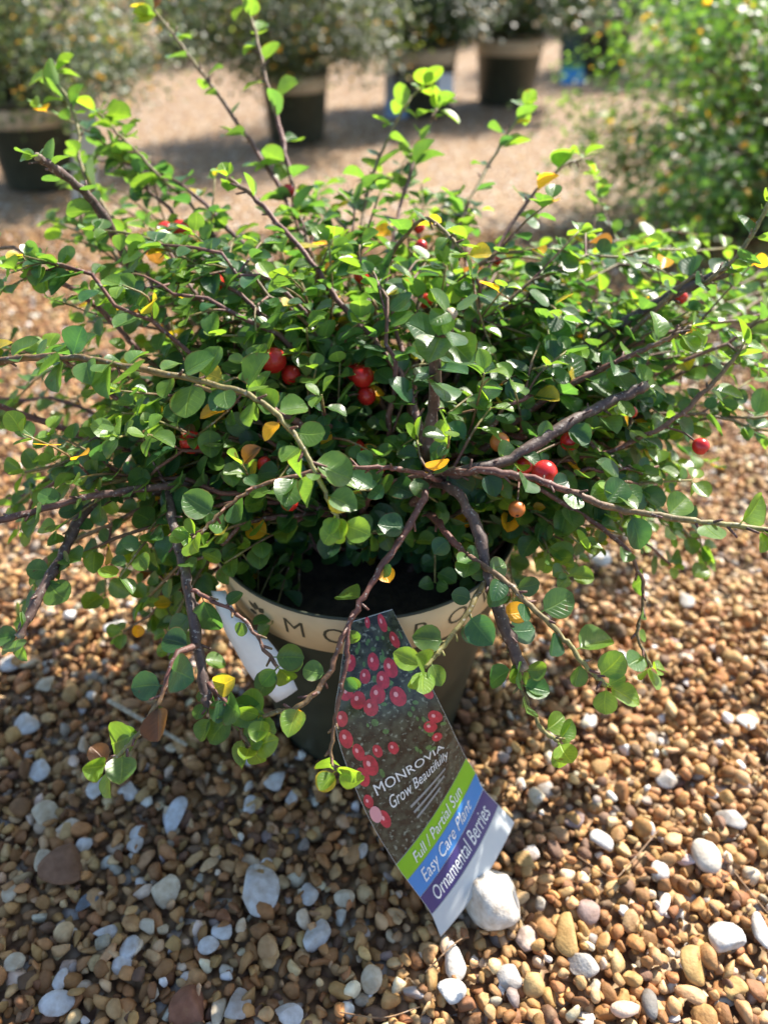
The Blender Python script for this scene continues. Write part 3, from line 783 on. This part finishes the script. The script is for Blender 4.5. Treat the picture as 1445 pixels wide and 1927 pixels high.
# white blank label hanging at the pot's side
wl = [[(397,1112,.575),(424,1110,.572)],[(416,1172,.572),(452,1164,.566)],[(444,1225,.572),(503,1203,.560)],[(474,1275,.575),(537,1250,.562)],[(520,1322,.58),(560,1298,.568)]]
V = []; F = []
rows = [catmull([tuple(P(*r[i])) for r in wl], 4) for i in (0, 1)]
for i in range(len(rows[0])):
    for k in range(5): V.append(rows[0][i] + (rows[1][i] - rows[0][i]) * k / 4 + np.array((0, -.0025, .0015)) * math.sin(math.pi * k / 4))
n_ = len(rows[0])
for i in range(n_ - 1):
    for k in range(4): F.append((i * 5 + k, (i + 1) * 5 + k, (i + 1) * 5 + k + 1, i * 5 + k + 1))
me = npmesh('paper_label', V, F); lab = obj('paper_label', me, None, plain('white_plastic_label', (.72, .74, .78), .45, .05, 90))
md = lab.modifiers.new('thickness', 'SOLIDIFY'); md.thickness = .0006
tag(lab, 'white plastic label hanging against the side of the lettered pot', 'label')

# dry straw and fallen needles
def strand(name, pts, r, col, label, cat, group=None):
    path = catmull([tuple(G(x, y, z)) for x, y, z in pts], 6)
    v, f, c = tube(path, r, r * .8, 6, 0, 0, .05, 5); c[:, :3] = col
    o = obj(name, npmesh(name, v, f, True, None, c), None, M_bark); return tag(o, label, cat, group)
strand('straw', [(205,1318,.018),(260,1350,.016),(310,1378,.016),(352,1402,.014)], .0024, (.52, .46, .33), 'pale dry straw lying on the gravel beside the pot', 'straw')
for pts in [[(1240,1560,.012),(1180,1630,.013),(1150,1650,.014),(1085,1610,.013)],[(1380,1640,.012),(1420,1690,.012),(1445,1720,.012)],[(640,1905,.012),(720,1915,.014),(790,1895,.012)],
            [(800,1830,.012),(850,1780,.013),(880,1760,.012)]]:
    strand('fallen_needle', pts, .0006, (.30, .18, .09), 'thin brown fallen needle curved across the gravel', 'needle', 'fallen needles on the gravel')

# ------------------------------------------------------------------ neighbouring potted shrubs
def far_leaf():
    V = np.array([(0, 0, 0), (-.34, .45, .1), (.34, .45, .1), (0, 1, -.06)]); return V, np.array([(0, 2, 1), (1, 2, 3)]), np.array([(0, 0), (-1, .5), (1, .5), (0, 1)])
FLEAF = [far_leaf()]
M_band_far = plain('far_band_print', (.42, .35, .25), .6, .1, 40)
def potted(loc, pot_r, pot_h, crown_r, crown_h, n_leaf, size, colr, label, plabel, stems=14, seed=0, new=.3):
    g = np.random.default_rng(seed); x0, y0 = loc
    pt = empty('nursery_pot', (x0, y0, 0)); tag(pt, plabel, 'pot')
    k = .80
    lathe('wall', [(.001, .003), (pot_r * k, .002), (pot_r * (k + .02), .01), (pot_r, pot_h - .012), (pot_r * 1.03, pot_h - .01), (pot_r * 1.03, pot_h), (pot_r * .96, pot_h), (pot_r * .93, pot_h - .04), (.001, pot_h - .04)], pt, M_pot, 40)
    rr = lambda z: pot_r * (k + .02) + (pot_r - pot_r * (k + .02)) * (z - .01) / (pot_h - .022)
    zb0, zb1 = pot_h * .70, pot_h * .955 - .012
    lathe('label_band', [(rr(zb0) + .0005, zb0), (rr(zb0) + .002, zb0 + .001), (rr(zb1) + .002, zb1 - .001), (rr(zb1) + .0005, zb1)], pt, M_band_far, 40)
    sh = empty('shrub', (x0, y0, pot_h - .03)); tag(sh, label, 'shrub')
    recs = []
    for i in range(stems):
        a = g.uniform(0, 2 * np.pi); el = math.asin(g.uniform(-.75, 1)); q = g.uniform(.35, 1) ** .5
        tip = np.array((crown_r * q * math.cos(a) * math.cos(el), crown_r * q * math.sin(a) * math.cos(el), crown_h[0] - pot_h + .03 + crown_h[1] * q * math.sin(el)))
        ts = np.linspace(0, 1, 9)[:, None]
        mid = tip * np.array((.45, .45, .6)); mid[2] = max(mid[2], 0) + .09
        path = 2 * ts * (1 - ts) * mid + ts ** 2 * tip + (1 - ts) ** 2 * np.array((g.normal(0, .02), g.normal(0, .02), 0))
        v, f, c = tube(path, .004, .0013, 5, .1, .5, .1, int(g.integers(0, 9999)))
        obj('branch', npmesh('branch', v, f, True, None, c), sh, M_bark)
        m_ = n_leaf // stems
        ii = np.clip(9 - g.exponential(2.2, m_), 2, 8).astype(int); sp = crown_r * .12
        pos = path[ii] + g.normal(0, 1, (m_, 3)) * np.array((sp, sp, sp * .8))
        for p in pos:
            if p[2] + pot_h < .05: continue
            out = Vector((p[0], p[1], .1)).normalized()
            n = (Vector((0, 0, .8)) + out * .6 + Vector(g.normal(0, .45, 3))).normalized()
            d = Vector(g.normal(0, 1, 3)) + out * .5; d = d - n * d.dot(n)
            if d.length < .1: continue
            y = g.random(); cc = np.array(colr) * g.uniform(.6, 1.4)
            if y < .03: cc = np.array((.45, .27, .03))
            elif y < new: cc = cc * np.array((1.9, 1.6, 1.0))
            recs.append((Vector(p), d.normalized(), n, size * g.uniform(.65, 1.2), tuple(cc), None))
    leaf_mass('foliage', recs, FLEAF, M_bgleaf, sh)
    return pt, sh
def gx(px, py): v = G(px, py); return (v.x, v.y)
GG = (.045, .075, .042); DG = (.018, .04, .019)
potted(gx(85, 345), .13, .24, .46, (.41, .26), 17000, .019, GG, 'wide grey green fine leaved shrub with a pale tag at its pot', 'dark pot under the wide grey green shrub, beside a pale upright tag', 60, 1)
potted(gx(560, 262), .12, .23, .46, (.40, .27), 14000, .020, (.036, .058, .032), 'arching olive green shrub between the grey green shrub and the banded pots', 'dark pot under the arching olive green shrub', 50, 2)
potted(gx(795, 212), .135, .26, .40, (.40, .21), 12000, .022, DG, 'dark green shrub in the banded pot that carries a white label', 'dark pot with tan band and a white label on its side', 40, 3)
potted(gx(950, 192), .145, .27, .42, (.41, .21), 12000, .022, DG, 'dark green shrub in the plain banded pot beside the white labelled one', 'dark pot with tan band and no label or tag on it', 40, 4)
potted(gx(1130, 135), .14, .27, .50, (.41, .24), 12000, .022, DG, 'dark green shrub behind the blue and green tag', 'dark banded pot standing behind the blue and green tag', 40, 5)
for i, (px, py) in enumerate([(340, 105), (600, 85), (1330, 105), (60, 110), (850, 70), (1520, 150), (1090, 55), (720, 60), (970, 50)]):
    potted(gx(px, py), .14, .27, .62, (.45, .42), 8000, .028, (.02, .04, .02), 'dark shrub in the back row behind the pots', 'dark nursery pot in the back row', 36, 20 + i)
for o in list(C.objects):
    if o.parent is None and o.get('label') == 'dark shrub in the back row behind the pots': o['group'] = 'back row shrubs'
    if o.parent is None and o.get('label') == 'dark nursery pot in the back row': o['group'] = 'back row pots'
# nearer cotoneaster on the right
potted(gx(1400, 435), .11, .17, .50, (.27, .30), 19000, .021, (.045, .11, .03), 'bright green berried cotoneaster behind the foreground shrub', 'dark pot hidden under the bright green berried cotoneaster', 70, 9, new=.5)
cot = [o for o in C.objects if o.parent is None and str(o.get('label', '')).startswith('bright green berried')][0]
tips = [c for c in cot.children if c.name.startswith('branch')]
for k in (1, 7, 12, 18, 25, 31, 40, 52):
    o = obj('berry', BM1, cot); v = tips[k].data.vertices[-1].co; o.location = (v.x, v.y - .01, v.z); o.scale = (.009, .009, .009)

# tags and labels on the pots behind
def upright_tag(name, px, py_top, py_bot, wpx, depth, cols, label):
    b = P(px, py_bot, depth) if depth else G(px, py_bot); d = proj(b)[2]; top = P(px, py_top, d - .02); w_ = wpx / FPX * d
    root = empty(name, b); tag(root, label, 'tag')
    h = (top - b).length; up = (top - b).normalized()
    n = len(cols); ys = np.cumsum([0] + [c_[0] for c_ in cols]); ys = ys / ys[-1]
    for k, (_, nm, cc) in enumerate(cols):
        V = []
        for dy in (0, -.0015):
            for f in (ys[k], ys[k + 1]):
                for sx in (-.5, .5): V.append(np.array(up * h * f) + np.array((sx * w_, dy, 0)))
        F = [(0, 1, 3, 2), (4, 6, 7, 5), (0, 4, 5, 1), (2, 3, 7, 6), (0, 2, 6, 4), (1, 5, 7, 3)]
        obj(nm, npmesh(nm, V, F, False), root, plain(name + '_' + nm, cc, .4))
    return root
upright_tag('plant_tag', 160, 180, 392, 46, 0, [(.12, 'foot_strip', (.35, .34, .3)), (.88, 'card', (.52, .47, .38))], 'pale upright tag standing in front of the grey green shrub')
upright_tag('plant_tag', 745, 85, 222, 42, 0, [(.25, 'blue_foot', (.22, .33, .50)), (.3, 'grey_card', (.33, .34, .36)), (.45, 'pink_card', (.42, .34, .32))], 'grey pink tag with blue foot beside the white labelled pot')
upright_tag('plant_tag', 1076, 60, 158, 44, 0, [(.28, 'blue_stripe', (.05, .28, .60)), (.12, 'green_stripe', (.12, .32, .12)), (.6, 'dark_photo', (.03, .05, .03))], 'dark tag with blue and green lower stripes behind the gravel path')
upright_tag('paper_label', 838, 138, 190, 30, proj(G(795, 212))[2] - .17, [(1, 'card', (.70, .74, .80))], 'small white label on the banded pot')

bpy.context.view_layer.update()
print('LEAVES', len(LEAVES), 'objects', len(bpy.data.objects), 'tris', sum(len(m.polygons) for m in bpy.data.meshes))
